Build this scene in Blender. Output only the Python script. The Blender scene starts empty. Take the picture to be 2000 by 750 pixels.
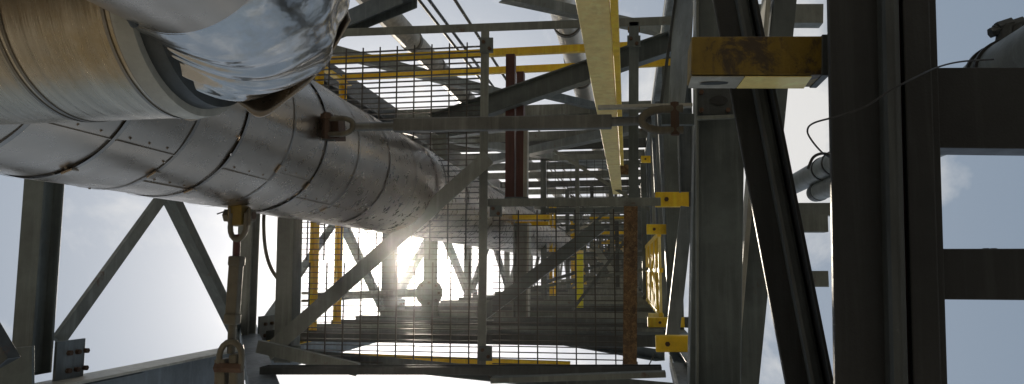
import bpy, bmesh, math, random
from mathutils import Vector, Matrix
random.seed(7)
S = bpy.context.scene
C = S.collection
PI = math.pi
GLOW_DENSITY = .0012
F = 1400.0                      # focal length in photo pixels (2000 px wide)
VX, VY = 1228.0, 528.0          # where the tower's long axis converges
EYE = 1.6                       # the camera's height above the ground
# frame: u right, v up in the picture, d along the tower (straight up in the world)
def V3(a): return Vector(a)
a_c = Vector((VX-1000, -(VY-375), -F)).normalized()
u_c = (Vector((1, 0, 0)) - a_c*a_c.x).normalized()
v_c = u_c.cross(a_c).normalized()
def W(p):                       # (u, v, d) -> world
    return Vector((p[0], -p[1], p[2]+EYE))
def ray(px, py):
    r = Vector((px-1000, -(py-375), -F))
    return Vector((r.dot(u_c), r.dot(v_c), r.dot(a_c)))
def at(px, py, d):
    r = ray(px, py); return r*(d/r.z)
def atu(px, py, u):
    r = ray(px, py); return r*(u/r.x)
def atv(px, py, v):
    r = ray(px, py); return r*(v/r.y)

# ------------------------------------------------------------------ materials
def new_mat(name):
    m = bpy.data.materials.new(name); m.use_nodes = True
    nt = m.node_tree; b = nt.nodes['Principled BSDF']
    return m, nt, b
def N(nt, t, **k):
    n = nt.nodes.new(t)
    for a, v in k.items():
        if a in n.inputs.keys(): n.inputs[a].default_value = v
        else: setattr(n, a, v)
    return n
def noise(nt, scale, detail=4, rough=.6, stretch=None, dist=0):
    g = N(nt, 'ShaderNodeNewGeometry')
    n = N(nt, 'ShaderNodeTexNoise'); n.inputs['Scale'].default_value = scale
    n.inputs['Detail'].default_value = detail; n.inputs['Roughness'].default_value = rough
    n.inputs['Distortion'].default_value = dist
    if stretch:
        mp = N(nt, 'ShaderNodeMapping'); mp.inputs['Scale'].default_value = stretch
        nt.links.new(g.outputs['Position'], mp.inputs['Vector']); nt.links.new(mp.outputs[0], n.inputs['Vector'])
    else: nt.links.new(g.outputs['Position'], n.inputs['Vector'])
    return n
def ramp(nt, src, stops):
    r = N(nt, 'ShaderNodeValToRGB')
    e = r.color_ramp.elements
    while len(e) < len(stops): e.new(.5)
    for i, (p, c) in enumerate(stops):
        e[i].position = p
        e[i].color = (c, c, c, 1) if isinstance(c, (int, float)) else (*c, 1)
    nt.links.new(src, r.inputs[0]); return r
def mixc(nt, fac, a, b, mode='MIX'):
    m = N(nt, 'ShaderNodeMix'); m.data_type = 'RGBA'; m.blend_type = mode
    for sock, v in ((m.inputs[0], fac), (m.inputs[6], a), (m.inputs[7], b)):
        if hasattr(v, 'links') or hasattr(v, 'is_linked'): nt.links.new(v, sock)
        elif isinstance(v, (int, float)): sock.default_value = v
        else: sock.default_value = (*v, 1)
    return m.outputs[2]
def paint(name, col, rust=.35, rough=.42, rustcol=(.13, .06, .03), metallic=0.0, dirt=.42, spec=.5):
    """weathered painted steel: mottled coat, vertical runs, rust blooms, small scratches"""
    m, nt, b = new_mat(name)
    n1 = noise(nt, 2.3, 6, .65); n2 = noise(nt, 19, 5, .7); n3 = noise(nt, 9, 8, .75, dist=.6)
    ns = noise(nt, 34, 4, .65, (1, .05, .6)); nf = noise(nt, 220, 2, .5)
    lo = tuple(c*dirt for c in col); hi = tuple(min(1, c*1.18) for c in col)
    c1 = mixc(nt, ramp(nt, n1.outputs[0], [(.32, 0), (.68, 1)]).outputs[0], lo, hi)
    c2 = mixc(nt, ramp(nt, n2.outputs[0], [(.46, 0), (.75, .55)]).outputs[0], c1, tuple(c*.55 for c in col))
    c2b = mixc(nt, ramp(nt, ns.outputs[0], [(.50, 0), (.78, .6)]).outputs[0], c2, tuple(min(1, c*1.6+.012) for c in col))
    th = .76-.3*rust
    rm = ramp(nt, n3.outputs[0], [(th-.03, 0), (th+.05, 1)])
    rc = mixc(nt, n2.outputs[0], rustcol, tuple(c*.4 for c in rustcol))
    c3 = mixc(nt, rm.outputs[0], c2b, rc)
    nt.links.new(c3, b.inputs['Base Color'])
    rr = N(nt, 'ShaderNodeMapRange'); rr.inputs[3].default_value = rough-.1; rr.inputs[4].default_value = rough+.25
    nt.links.new(n2.outputs[0], rr.inputs[0]); nt.links.new(rr.outputs[0], b.inputs['Roughness'])
    b.inputs['Metallic'].default_value = metallic; b.inputs['Specular IOR Level'].default_value = spec
    bp = N(nt, 'ShaderNodeBump'); bp.inputs['Strength'].default_value = .25; bp.inputs['Distance'].default_value = .002
    ad = N(nt, 'ShaderNodeMath'); ad.operation = 'ADD'
    nt.links.new(n2.outputs[0], ad.inputs[0]); nt.links.new(nf.outputs[0], ad.inputs[1])
    nt.links.new(ad.outputs[0], bp.inputs['Height']); nt.links.new(bp.outputs[0], b.inputs['Normal'])
    return m
def metal(name, col, rough, wav=.3, stain=(.3, .24, .15), st=.5, scale=1.0, bdist=.004, stretch=None):
    m, nt, b = new_mat(name)
    n1 = noise(nt, 3*scale, 5, .6, stretch); n2 = noise(nt, 26*scale, 5, .7, stretch); n3 = noise(nt, 1.3*scale, 3, .5); n4 = noise(nt, 7*scale, 7, .75)
    c1 = mixc(nt, ramp(nt, n1.outputs[0], [(.35, 0), (.7, 1)]).outputs[0], tuple(c*.72 for c in col), col)
    c2 = mixc(nt, ramp(nt, n4.outputs[0], [(.5, 0), (.72, st)]).outputs[0], c1, stain)
    nt.links.new(c2, b.inputs['Base Color']); b.inputs['Metallic'].default_value = .93
    rr = N(nt, 'ShaderNodeMapRange'); rr.inputs[3].default_value = max(.02, rough-.08); rr.inputs[4].default_value = rough+.16
    nt.links.new(n2.outputs[0], rr.inputs[0]); nt.links.new(rr.outputs[0], b.inputs['Roughness'])
    bp = N(nt, 'ShaderNodeBump'); bp.inputs['Strength'].default_value = wav; bp.inputs['Distance'].default_value = bdist*6
    bp2 = N(nt, 'ShaderNodeBump'); bp2.inputs['Strength'].default_value = wav*.22; bp2.inputs['Distance'].default_value = bdist*.25
    nt.links.new(n1.outputs[0], bp.inputs['Height']); nt.links.new(n2.outputs[0], bp2.inputs['Height'])
    nt.links.new(bp.outputs[0], bp2.inputs['Normal']); nt.links.new(bp2.outputs[0], b.inputs['Normal'])
    return m
MT = {}
MT['grey'] = paint('grey_steel_paint', (.20, .225, .215), .3)
MT['green'] = paint('green_grey_steel_paint', (.165, .185, .172), .35)
MT['blue'] = paint('blue_grey_steel_paint', (.14, .17, .19), .2)
MT['dark'] = paint('dark_steel_paint', (.046, .055, .057), .35)
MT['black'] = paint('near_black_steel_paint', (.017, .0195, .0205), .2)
MT['mid'] = paint('dull_grey_steel_paint', (.105, .13, .132), .35)
MT['pale'] = paint('pale_grey_steel_paint', (.42, .42, .37), .25)
MT['yellow'] = paint('yellow_safety_paint', (.86, .56, .02), .32, rustcol=(.12, .07, .02), dirt=.8)
MT['oldyellow'] = paint('old_yellow_paint', (.19, .125, .010), .85, rustcol=(.07, .045, .02), dirt=.6)
MT['lime'] = paint('bright_yellow_paint', (.85, .8, .03), .05, dirt=.9)
MT['cream'] = paint('cream_paint', (.93, .72, .28), .3, rustcol=(.3, .2, .08), dirt=.85)
MT['rust'] = paint('rusted_steel', (.15, .085, .035), .7, .75, rustcol=(.24, .16, .06))
def rusty():
    m, nt, b = new_mat('flaking_rust')
    n1 = noise(nt, 45, 8, .8, (1, 1, 1)); n2 = noise(nt, 7, 6, .7); n3 = noise(nt, 160, 4, .7)
    c = mixc(nt, ramp(nt, n2.outputs[0], [(.38, 0), (.62, 1)]).outputs[0], (.05, .028, .016), (.15, .085, .035))
    c = mixc(nt, ramp(nt, n1.outputs[0], [(.46, 0), (.66, .9)]).outputs[0], c, (.25, .17, .075))
    c = mixc(nt, ramp(nt, n3.outputs[0], [(.52, 0), (.66, .8)]).outputs[0], c, (.03, .02, .015))
    nt.links.new(c, b.inputs['Base Color']); b.inputs['Roughness'].default_value = .85
    bp = N(nt, 'ShaderNodeBump'); bp.inputs['Strength'].default_value = .6; bp.inputs['Distance'].default_value = .003
    nt.links.new(n1.outputs[0], bp.inputs['Height']); nt.links.new(bp.outputs[0], b.inputs['Normal']); return m
MT['rust'] = rusty()
MT['maroon'] = paint('red_oxide_primer', (.09, .022, .016), .3, rustcol=(.1, .05, .03))
MT['tie'] = paint('dirty_galvanised_steel', (.135, .122, .09), .4, .5, rustcol=(.16, .08, .035), metallic=.35)
MT['tiegrey'] = paint('dull_zinc_rod', (.16, .165, .155), .15, .45, metallic=.5)
MT['bolt'] = paint('rusty_bolt', (.10, .06, .04), .6, .7, metallic=.3)
MT['clad'] = metal('aluminium_cladding', (.52, .45, .37), .25, .13, st=.12, stain=(.34, .27, .19), scale=.8)
MT['band'] = metal('steel_strap', (.40, .37, .33), .3, .3)
MT['seam'] = metal('dark_seam_strap', (.27, .25, .22), .35, .3)
MT['shiny'] = metal('polished_elbow_metal', (.62, .61, .59), .14, .16, stain=(.42, .34, .2), st=.4, scale=1.8)
MT['brushed'] = metal('brushed_sleeve_metal', (.52, .46, .36), .25, .4, stain=(.32, .24, .12), st=.8, stretch=(22, 1, 1), scale=.7, bdist=.0012)  # tan tone paints in the brown reflection of the ground
MT['pipe'] = metal('weathered_pipe_metal', (.56, .52, .44), .33, .3, st=.6)
MT['zinc'] = paint('galvanised_grating', (.07, .065, .055), .3, .5, metallic=.4)
MT['cable'] = paint('black_cable_sheath', (.02, .02, .02), 0, .5)
MT['ptan'] = paint('tan_painted_pipe', (.40, .37, .30), .25, .4)

# ------------------------------------------------------------------ object helpers
def tag(o, label=None, cat=None, group=None, kind=None):
    if label: o['label'] = label
    if cat: o['category'] = cat
    if group: o['group'] = group
    o['kind'] = kind or 'thing'
    return o
def thing(name, base, label, cat, group=None):
    o = bpy.data.objects.new(name, None); C.objects.link(o)
    o.location = W(base); o.empty_display_size = .1
    return tag(o, label, cat, group)
def offset(o):
    p = Vector((0, 0, 0))
    while o is not None: p = p + o.location; o = o.parent
    return p
def obj(name, bm, m, parent=None, smooth=False, bevel=0):
    bmesh.ops.recalc_face_normals(bm, faces=bm.faces)
    lo = Vector((1e9,)*3); hi = -lo
    for v in bm.verts:
        for i in range(3): lo[i] = min(lo[i], v.co[i]); hi[i] = max(hi[i], v.co[i])
    c = (lo+hi)/2
    bmesh.ops.translate(bm, verts=bm.verts, vec=-c)
    me = bpy.data.meshes.new(name); bm.to_mesh(me); bm.free()
    if smooth:
        for p in me.polygons: p.use_smooth = True
        try: me.set_sharp_from_angle(angle=math.radians(38))
        except Exception: pass
    me.materials.append(MT[m] if isinstance(m, str) else m)
    o = bpy.data.objects.new(name, me); C.objects.link(o)
    if parent: o.parent = parent; o.location = c-offset(parent)
    else: o.location = c
    if bevel:
        b = o.modifiers.new('bevel', 'BEVEL'); b.width = bevel; b.segments = 2; b.limit_method = 'ANGLE'
    return o
def profile(k, w, h, t):
    a, b = w/2, h/2
    if k == 'box' or k == 'flat': return [(-a, -b), (a, -b), (a, b), (-a, b)]
    if k == 'I':                # flanges across the width, web along the depth
        return [(-a, -b), (a, -b), (a, -b+t), (t/2, -b+t), (t/2, b-t), (a, b-t), (a, b), (-a, b), (-a, b-t), (-t/2, b-t), (-t/2, -b+t), (-a, -b+t)]
    if k == 'H':                # web across the width, flanges along the depth
        return [(y, x) for x, y in profile('I', h, w, t)][::-1]
    if k == 'L': return [(-a, -b), (a, -b), (a, -b+t), (-a+t, -b+t), (-a+t, b), (-a, b)]
    if k == 'J': return [(-x, y) for x, y in profile('L', w, h, t)][::-1]
    if k == 'C': return [(-a, -b), (a, -b), (a, b), (a-t, b), (a-t, -b+t), (-a+t, -b+t), (-a+t, b), (-a, b)]
    if k == 'U': return [(x, -y) for x, y in profile('C', w, h, t)][::-1]
def add_bar(bm, p0, p1, k, w, h, n=(0, 0, 1), t=None):
    """a rolled section from p0 to p1 (u, v, d); n is the direction of the section's depth"""
    p0, p1 = Vector(p0), Vector(p1)
    ax = (p1-p0).normalized(); n = Vector(n)
    y = (n-ax*n.dot(ax)).normalized(); x = ax.cross(y)
    pr = profile(k, w, h, t or max(.006, min(w, h)*.09))
    a = [bm.verts.new(W(p0+x*i+y*j)) for i, j in pr]; b = [bm.verts.new(W(p1+x*i+y*j)) for i, j in pr]
    L = len(pr)
    for i in range(L): bm.faces.new((a[i], a[(i+1) % L], b[(i+1) % L], b[i]))
    if k in ('box', 'flat'): bm.faces.new(a[::-1]); bm.faces.new(b)
    else:
        f = [bm.faces.new(a[::-1]), bm.faces.new(b)]
        bmesh.ops.triangulate(bm, faces=f)
def bar(name, p0, p1, k, w, h, m, parent=None, n=(0, 0, 1), t=None, bevel=.0015):
    bm = bmesh.new(); add_bar(bm, p0, p1, k, w, h, n, t)
    return obj(name, bm, m, parent, bevel=bevel)
def add_tube(bm, pts, r, seg=16, cap=True, hollow=0):
    """tube through points (u,v,d); r a number or one per point"""
    P = [W(p) for p in pts]; n = len(P)
    if isinstance(r, (int, float)): r = [r]*n
    t0 = (P[1]-P[0]).normalized(); ref = Vector((0, 0, 1)) if abs(t0.z) < .9 else Vector((1, 0, 0))
    x = (ref-t0*ref.dot(t0)).normalized(); rings = []
    for i in range(n):
        t = (P[min(i+1, n-1)]-P[max(i-1, 0)]).normalized()
        x = (x-t*x.dot(t)).normalized(); y = t.cross(x)
        rings.append([bm.verts.new(P[i]+(x*math.cos(2*PI*j/seg)+y*math.sin(2*PI*j/seg))*r[i]) for j in range(seg)])
    for i in range(n-1):
        for j in range(seg):
            bm.faces.new((rings[i][j], rings[i][(j+1) % seg], rings[i+1][(j+1) % seg], rings[i+1][j]))
    if cap: bm.faces.new(rings[0][::-1]); bm.faces.new(rings[-1])
def tube(name, pts, r, m, parent=None, seg=16, cap=True):
    bm = bmesh.new(); add_tube(bm, pts, r, seg, cap); return obj(name, bm, m, parent, smooth=True)
def curve(pts, n=8):
    """Catmull-Rom through control points"""
    pts = [Vector(p) for p in pts]; out = []
    for i in range(len(pts)-1):
        a = pts[max(i-1, 0)]; b = pts[i]; c = pts[i+1]; d = pts[min(i+2, len(pts)-1)]
        for k in range(n):
            s = k/n; out.append(.5*((2*b)+(c-a)*s+(2*a-5*b+4*c-d)*s*s+(3*b-a-3*c+d)*s**3))
    out.append(pts[-1]); return out
def plate(name, pts, th, m, parent=None, n=(0, 0, 1), bevel=.001):
    """flat polygon (u,v,d points) thickened along n"""
    bm = bmesh.new(); n = Vector(n).normalized()*th
    a = [bm.verts.new(W(p)) for p in pts]; b = [bm.verts.new(W(Vector(p)+n)) for p in pts]
    bm.faces.new(a); bm.faces.new(b[::-1])
    for i in range(len(a)): j = (i+1) % len(a); bm.faces.new((a[i], b[i], b[j], a[j]))
    return obj(name, bm, m, parent, bevel=bevel)
def onpipe(px, py):
    r = ray(px, py); r = r/r.z
    A = r.x**2+r.y**2; B = r.x*PC.x+r.y*PC.y; Cc = PC.length_squared-PR*PR
    q = B*B-A*Cc
    return (B-math.sqrt(q))/A if q > 0 else B/A
PC, PR = Vector((-1.25, .458)), .26
def hexbolt(name, p, ax, r, L, m, parent):
    p = Vector(p); ax = Vector(ax).normalized()
    bm = bmesh.new(); add_tube(bm, [p-ax*L/2, p+ax*L/2], r, 6); return obj(name, bm, m, parent, bevel=.001)

# ------------------------------------------------------------------ ground
bm = bmesh.new(); bmesh.ops.create_grid(bm, x_segments=4, y_segments=4, size=3000)
m, nt, b = new_mat('packed_gravel_ground')
n1 = noise(nt, .25, 6, .7); n2 = noise(nt, 14, 6, .7)
c = mixc(nt, n1.outputs[0], (.105, .098, .085), (.25, .235, .205)); c = mixc(nt, ramp(nt, n2.outputs[0], [(.4, 0), (.65, .5)]).outputs[0], c, (.05, .042, .034))
nt.links.new(c, b.inputs['Base Color']); b.inputs['Roughness'].default_value = .9
MT['ground'] = m
o = obj('ground', bm, 'ground'); tag(o, kind='structure')

# ------------------------------------------------------------------ tower truss
UL, UR, VB, VT = -2.3, .27, -.40, 1.50
DL = [2.51, 4.09, 6.7, 10.2, 13.6, 17, 20.4, 23.8, 27.2, 30.6, 34, 37.4]
DTOP = 44
T = thing('steel_tower', (UL, VB, 0-EYE), 'tall open lattice tower of grey painted steel seen from inside its foot', 'lattice tower')
# legs (run along the depth)
bar('leg', (-2.22, -.53, 0.2), (-2.22, -.53, DTOP), 'H', .15, .17, 'blue', T, n=(0, 1, 0), t=.012)
bar('leg_flange', (-2.20, -.438, 0.2), (-2.20, -.438, DTOP), 'box', .15, .011, 'pale', T, n=(0, 1, 0))
bar('splice_plate', (-2.14, -.505, 0.2), (-2.14, -.505, 2.95), 'box', .012, .11, 'blue', T, n=(0, 1, 0))
bar('leg', (UR+.02, VB-.04, 1.2), (UR+.02, VB-.04, DTOP), 'H', .12, .12, 'mid', T, n=(1, 0, 0), t=.01)
bar('leg', (UL, VT, 1), (UL, VT, DTOP), 'H', .16, .16, 'dark', T, n=(0, 1, 0), t=.012)
bar('leg', (UR+.02, VT+.02, 1), (UR+.02, VT+.02, DTOP), 'H', .11, .12, 'grey', T, n=(0, 1, 0), t=.01)
# left face: posts, K braces to a mid node and their gussets
prev = None
for i, d in enumerate(DL):
    w = .105 if i == 0 else (.10 if i == 1 else .13)
    p = bar('post', (UL, VB+.0, d), (UL, VT-.06, d), 'H', w, .09, ['mid', 'grey', 'mid'][i % 3], T, n=(1, 0, 0), t=.011)
    plate('gusset_plate', [(UL+.06, VB-.05, d+.04), (UL+.06, VB+.12, d+.04), (UL+.06, VB+.12, d+(.34 if i else .19)), (UL+.06, VB-.05, d+(.34 if i else .19))], .012, 'blue', T, n=(1, 0, 0))
bar('mid_rail', (UL-.02, .47, .2), (UL-.02, .47, DTOP), 'H', .09, .08, 'mid', T, n=(1, 0, 0))
def lbrace(a, b, k, w, h, m_):
    bar('diagonal_brace', atu(*a, UL+.03), atu(*b, UL+.03), k, w, h, m_, T, n=(1, 0, 0))
lbrace((345, 345), (112, 668), 'flat', .062, .02, 'grey')
lbrace((325, 345), (480, 665), 'L', .13, .07, 'mid')
lbrace((680, 405), (527, 628), 'L', .085, .06, 'grey')
lbrace((672, 425), (762, 620), 'L', .15, .07, 'mid')
for i, d in enumerate(DL[:4]):
    for q in range(2):
        for k in range(3): hexbolt('bolt', (UL+.078, VB+.0+.07*q, d+.10+(.045 if i == 0 else .08)*k), (1, 0, 0), .011, .02, 'bolt', T)
for i in range(len(DL)-1):
    d0, d1 = DL[i], DL[i+1]; dm = (d0+d1)/2; a = .12
    if i > 1:
        bar('diagonal_brace', (UL+.03, VB+.1, d0+a), (UL+.03, .62, dm), 'L', .085, .07, 'grey', T, n=(1, 0, 0))
        bar('diagonal_brace', (UL+.02, VB+.1, d1-a), (UL+.02, .62, dm), 'L', .10, .07, 'mid', T, n=(1, 0, 0))
    bar('diagonal_brace', (UL+.03, VT-.1, d0+a), (UL+.03, .62, dm), 'L', .085, .07, 'grey', T, n=(1, 0, 0))
    bar('diagonal_brace', (UL+.02, VT-.1, d1-a), (UL+.02, .62, dm), 'L', .10, .07, 'mid', T, n=(1, 0, 0))
# bottom face and top face: cross beams and crossed braces
DB = [4.22, 4.42, 4.75, 5.2, 5.7, 6.3, 7.0, 7.7, 8.4, 9.3, 10.2, 11.9, 13.6, 15.3, 17, 20.4, 23.8, 27.2, 30.6, 34, 37.4]
for i, d in enumerate(DB):
    m_ = ['dark', 'mid', 'green'][i % 3]; w = [.085, .1, .12][i % 3]; h_ = .06 if d < 6 else .09
    bar('cross_beam', (UL+.09, VB, d), (UR-.06, VB, d), 'H', w, h_, m_, T, n=(0, 1, 0), t=.009)
for i, (d0, d1) in enumerate([(3.05, 4.1), (4.3, 7.3), (6.8, 10.2), (10.2, 13.6), (13.6, 17), (17, 20.4), (20.4, 23.8)]):
    if i: bar('diagonal_brace', (UL+.15, VB-.02, d0), (UR-.1, VB-.02, d1), 'L', .07, .07, 'grey', T, n=(0, 1, 0))
    bar('diagonal_brace', (UR-.1, VB-.09, d0), (UL+.15, VB-.09, d1), 'L', .07, .06, 'mid', T, n=(0, 1, 0))
DT = [6.6, 7.2, 7.9, 8.5, 9.3, 10.2, 11.2, 12.4, 13.6, 15.3, 17, 18.7, 20.4, 22, 23.8, 27.2, 30.6, 34, 37.4]
for i, d in enumerate(DT):
    m_ = ['grey', 'mid', 'green', 'dark'][i % 4]; w = [.06, .085, .07, .11][i % 4]
    bar('cross_beam', (UL+.09, VT, d), (UR-.04, VT, d), 'H', w, .1, m_, T, n=(0, 1, 0), t=.009)
def topbrace(a, b, w, h, m_, k='L', dv=0):
    p0 = atv(*a, VT+dv); p1 = atv(*b, VT+dv)
    bar('diagonal_brace', p0, p1, k, w, h, m_, T, n=(0, 1, 0))
topbrace((640, 62), (800, -6), .11, .1, 'mid', 'H', .02)
topbrace((620, 92), (990, 186), .07, .07, 'grey')
bar('diagonal_brace', at(846, 244, 3.95), at(1310, 84, 3.95), 'H', .115, .09, 'mid', T)
topbrace((1030, 176), (1225, 222), .07, .06, 'mid')
topbrace((980, -8), (1300, 62), .075, .06, 'grey', 'L', .1)
topbrace((870, 262), (1200, 218), .12, .09, 'mid', 'L', -.05)
topbrace((860, 268), (1225, 330), .12, .09, 'grey', 'L', -.05)
topbrace((880, 330), (1240, 250), .14, .09, 'green', 'L', -.1)
# right face: posts and crossed braces, receding
DR = [4.9, 6.2, 7.6, 9.2, 11, 13.6, 17, 20.4, 23.8, 27.2, 30.6, 34, 37.4]
for i, d in enumerate(DR):
    bar('post', (UR+.03, VB, d), (UR+.03, VT-.06, d), 'H', .11, .1, ['mid', 'blue', 'grey'][i % 3], T, n=(1, 0, 0), t=.009)
    if i < len(DR)-1:
        e = DR[i+1]
        bar('diagonal_brace', (UR+.02, VB+.05, d+.1), (UR+.02, VT-.1, e-.1), 'L', .08, .06, 'blue', T, n=(1, 0, 0))

# ------------------------------------------------------------------ frames at mid depth (flat to the camera)
GD = 3.75
PF = thing('grating_platform', at(945, 400, GD), 'open steel grating floor on grey angle frame with a hatch beside the big pipe', 'platform', 'grated floors of the tower')
def pbar(name, x0, y0, x1, y1, d, wpx, h, k, m_, parent, bevel=.0015, n=(0, 0, 1)):
    p0, p1 = at(x0, y0, d), at(x1, y1, d)
    return bar(name, p0, p1, k, wpx*d/F, h, m_, parent, n=n, bevel=bevel)
pbar('frame_beam', 648, 70, 1312, 46, GD, 17, .10, 'L', 'green', PF)
pbar('frame_beam', 955, 397, 1290, 395, GD-.02, 16, .07, 'L', 'green', PF)
pbar('frame_beam', 951, 66, 944, 722, GD-.04, 17, .10, 'J', 'green', PF)
pbar('frame_beam', 1238, 46, 1237, 388, GD-.02, 19, .06, 'C', 'mid', PF)
pbar('frame_beam', 575, 90, 560, 706, GD-.02, 36, .11, 'C', 'green', PF)
pbar('frame_beam', 540, 719, 960, 723, GD-.03, 9, .04, 'L', 'green', PF)
pbar('frame_beam', 960, 729, 1290, 725, GD-.03, 9, .04, 'L', 'mid', PF)
for x, y, w_, h_ in ((950, 88, 26, 30), (968, 412, 24, 22), (948, 690, 26, 30), (1238, 80, 26, 22), (572, 690, 30, 30)):
    plate('cleat_plate', [at(x-w_/2, y-h_/2, GD-.10), at(x+w_/2, y-h_/2, GD-.10), at(x+w_/2, y+h_/2, GD-.10), at(x-w_/2, y+h_/2, GD-.10)], .008, 'mid', PF)
    for k in (-1, 1): hexbolt('bolt', at(x+k*w_*.22, y+k*h_*.22, GD-.105), (0, 0, 1), .010, .016, 'bolt', PF)
RP = thing('rusty_post', at(1231, 708, GD), 'rust covered steel post beside the right edge of the grating floor', 'post')
pbar('channel_post', 1232, 404, 1230, 712, GD-.05, 26, .08, 'C', 'rust', RP)
pbar('end_cleat', 1216, 714, 1246, 714, GD-.05, 12, .07, 'flat', 'green', RP)
# gratings
PC, PR = Vector((-1.25, .458)), .26
def grating(name, x0, y0, x1, y1, d, parent, hole=None, pu=.1, pv=.03, dep=.022, tv=.0036):
    a, b = at(x0, y1, d), at(x1, y0, d)
    bm = bmesh.new(); r = PR+.012
    def seg_u(v, u0, u1):
        if hole and abs(v-PC.y) < r:
            q = math.sqrt(r*r-(v-PC.y)**2)
            if u0 < PC.x-q: add_bar(bm, (u0, v, d+dep/2), (min(u1, PC.x-q), v, d+dep/2), 'flat', tv, dep)
            if u1 > PC.x+q: add_bar(bm, (max(u0, PC.x+q), v, d+dep/2), (u1, v, d+dep/2), 'flat', tv, dep)
        else: add_bar(bm, (u0, v, d+dep/2), (u1, v, d+dep/2), 'flat', tv, dep)
    v = a.y
    while v < b.y: seg_u(v, a.x, b.x); v += pv
    u = a.x+.04
    while u < b.x:
        segs = [(a.y, b.y)]
        if hole and abs(u-PC.x) < r:
            q = math.sqrt(r*r-(u-PC.x)**2); segs = [(a.y, PC.y-q), (PC.y+q, b.y)]
        for s0, s1 in segs:
            if s1 > s0: add_bar(bm, (u, s0, d-.002), (u, s1, d-.002), 'flat', .0065, .0065)
        u += pu
    return obj(name, bm, 'zinc', parent)
grating('grating_panel', 586, 512, 938, 716, GD, PF)
grating('grating_panel', 586, 82, 938, 508, GD, PF, hole=True)
grating('grating_panel', 961, 408, 1222, 722, GD, PF)
# toe ring round the pipe hole
# horizontal knee brace in front of the platform
KB = thing('flat_brace', at(525, 690, GD-.2), 'grey angle bar slanting up across the grating in front of the sun', 'brace')
bar('angle_bar', at(520, 694, GD-.14), at(956, 308, GD-.14), 'L', .082, .05, 'green', KB, n=(0, 0, 1))
plate('end_plate', [at(500, 700, GD-.1), at(560, 708, GD-.1), at(560, 672, GD-.1), at(505, 664, GD-.1)], .01, 'mid', KB)

# handrail round the platform
HR = thing('handrail', at(612, 660, GD), 'yellow guard rail running round the edge of the first grating floor', 'handrail')
hx0, hy1, hyb = -2.0, 1.365, -.42
for d, xx, yy in ((4.3, 612, 99), (4.85, 660, 134)):
    hu = at(xx, 550, d).x; hv = at(1050, yy, d).y
    bar('rail', (hu, hyb, d), (hu, hv, d), 'L', .055, .04, 'yellow', HR, n=(1, 0, 0))
    bar('rail', (hu, hv, d), (UR+.3, hv, d), 'L', .04, .045, 'yellow', HR, n=(0, 1, 0))
bar('rail', (hx0, -.525, 4.3), (-.35, -.552, 4.3), 'box', .045, .036, 'yellow', HR, n=(0, 1, 0))
for v in (hyb, .75, hy1):
    bar('rail_post', (hx0, v, GD), (hx0, v, 4.87), 'L', .05, .05, 'yellow', HR, n=(1, 0, 0))

# maroon channels and their pale companion
for i, (x, y0, w, m_, lab) in enumerate([(998, 108, 18, 'maroon', 'wider of the two dark red uprights, standing left of its twin behind the tie rod'),
                                         (1017, 142, 15, 'maroon', 'narrower dark red upright right of the wider one'),
                                         (1028, 256, 8, 'pale', 'thin pale grey upright touching the dark red pair')]):
    t = thing('upright', at(x, 386, 4.0), lab, 'steel upright', 'uprights beside the hatch' if i < 2 else None)
    pbar('channel', x, y0, x-1, 388, 4.0, w, .06, 'C', m_, t)
    pbar('foot_plate', x-w*.6, 389, x+w*.6, 389, 3.98, 7, .07, 'flat', 'mid', t)

# ------------------------------------------------------------------ main clad pipe
MP = thing('insulated_pipe', (PC.x, PC.y, .2-EYE), 'huge pipe in dull silver metal cladding rising through the grating floor', 'pipe')
RS = [.9, 1.12, 1.33, 1.54, 1.74, 2.0, 2.24, 2.53, 2.88, 3.26, 3.64, 3.98, 4.4, 4.85, 5.3, 5.8, 6.4, 7.0, 7.7, 8.5, 9.4, 10.4, 11.5]
def shell(name, d0, d1, r, m_, parent, seg=128, dent=.0, screws=False):
    bm = bmesh.new(); nd = max(2, int((d1-d0)/.035)); rows = []
    ph = random.random()*6; dents = [(random.uniform(-2.4, .6), random.uniform(d0, d1), random.uniform(.03, .09), random.uniform(.0008, .0022)) for _ in range(2)] if dent else []
    for i in range(nd+1):
        d = d0+(d1-d0)*i/nd; row = []
        for j in range(seg):
            a = 2*PI*j/seg
            rr = r+dent*(math.sin(3*a+ph+d*2)+.6*math.sin(7*a-ph*2+d*5)+.5*math.sin(12*a+d*9+ph)+.35*math.sin(19*a-d*23))
            for da, dd, dr, dh in dents:
                x = math.atan2(math.sin(a-da), math.cos(a-da))*r; q = (x*x+(d-dd)**2)/dr**2
                if q < 6: rr -= dh*math.exp(-q)
            row.append(bm.verts.new(W((PC.x+rr*math.cos(a), PC.y+rr*math.sin(a), d))))
        rows.append(row)
    for i in range(nd):
        for j in range(seg): bm.faces.new((rows[i][j], rows[i][(j+1) % seg], rows[i+1][(j+1) % seg], rows[i+1][j]))
    if screws:      # screw heads beside the lap and one long lap seam with screws
        la = random.uniform(-1.6, -.2)
        def head(a, d):
            c = Vector((PC.x+(r+.001)*math.cos(a), PC.y+(r+.001)*math.sin(a), d)); n = Vector((math.cos(a), math.sin(a), 0))
            add_tube(bm, [c-n*.004, c+n*.0022], .0028, 6)
        for k in range(8): head(k*2*PI/8+ph, d1-.014)
        for k in range(3): head(la+.05, d0+(d1-d0)*(.2+.3*k))
        p = [(PC.x+(r+.0022)*math.cos(la), PC.y+(r+.0022)*math.sin(la), q) for q in (d0+.006, d1-.006)]
        add_bar(bm, p[0], p[1], 'flat', .002, .003, n=(math.cos(la), math.sin(la), 0))
    return obj(name, bm, m_, parent, smooth=True)
ds = [-.6]+RS+[14]
for i in range(len(ds)-1):
    shell('cladding_sheet', ds[i], ds[i+1], PR+(.0025 if i % 2 else 0), 'clad', MP, dent=.0007, screws=True)
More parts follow.
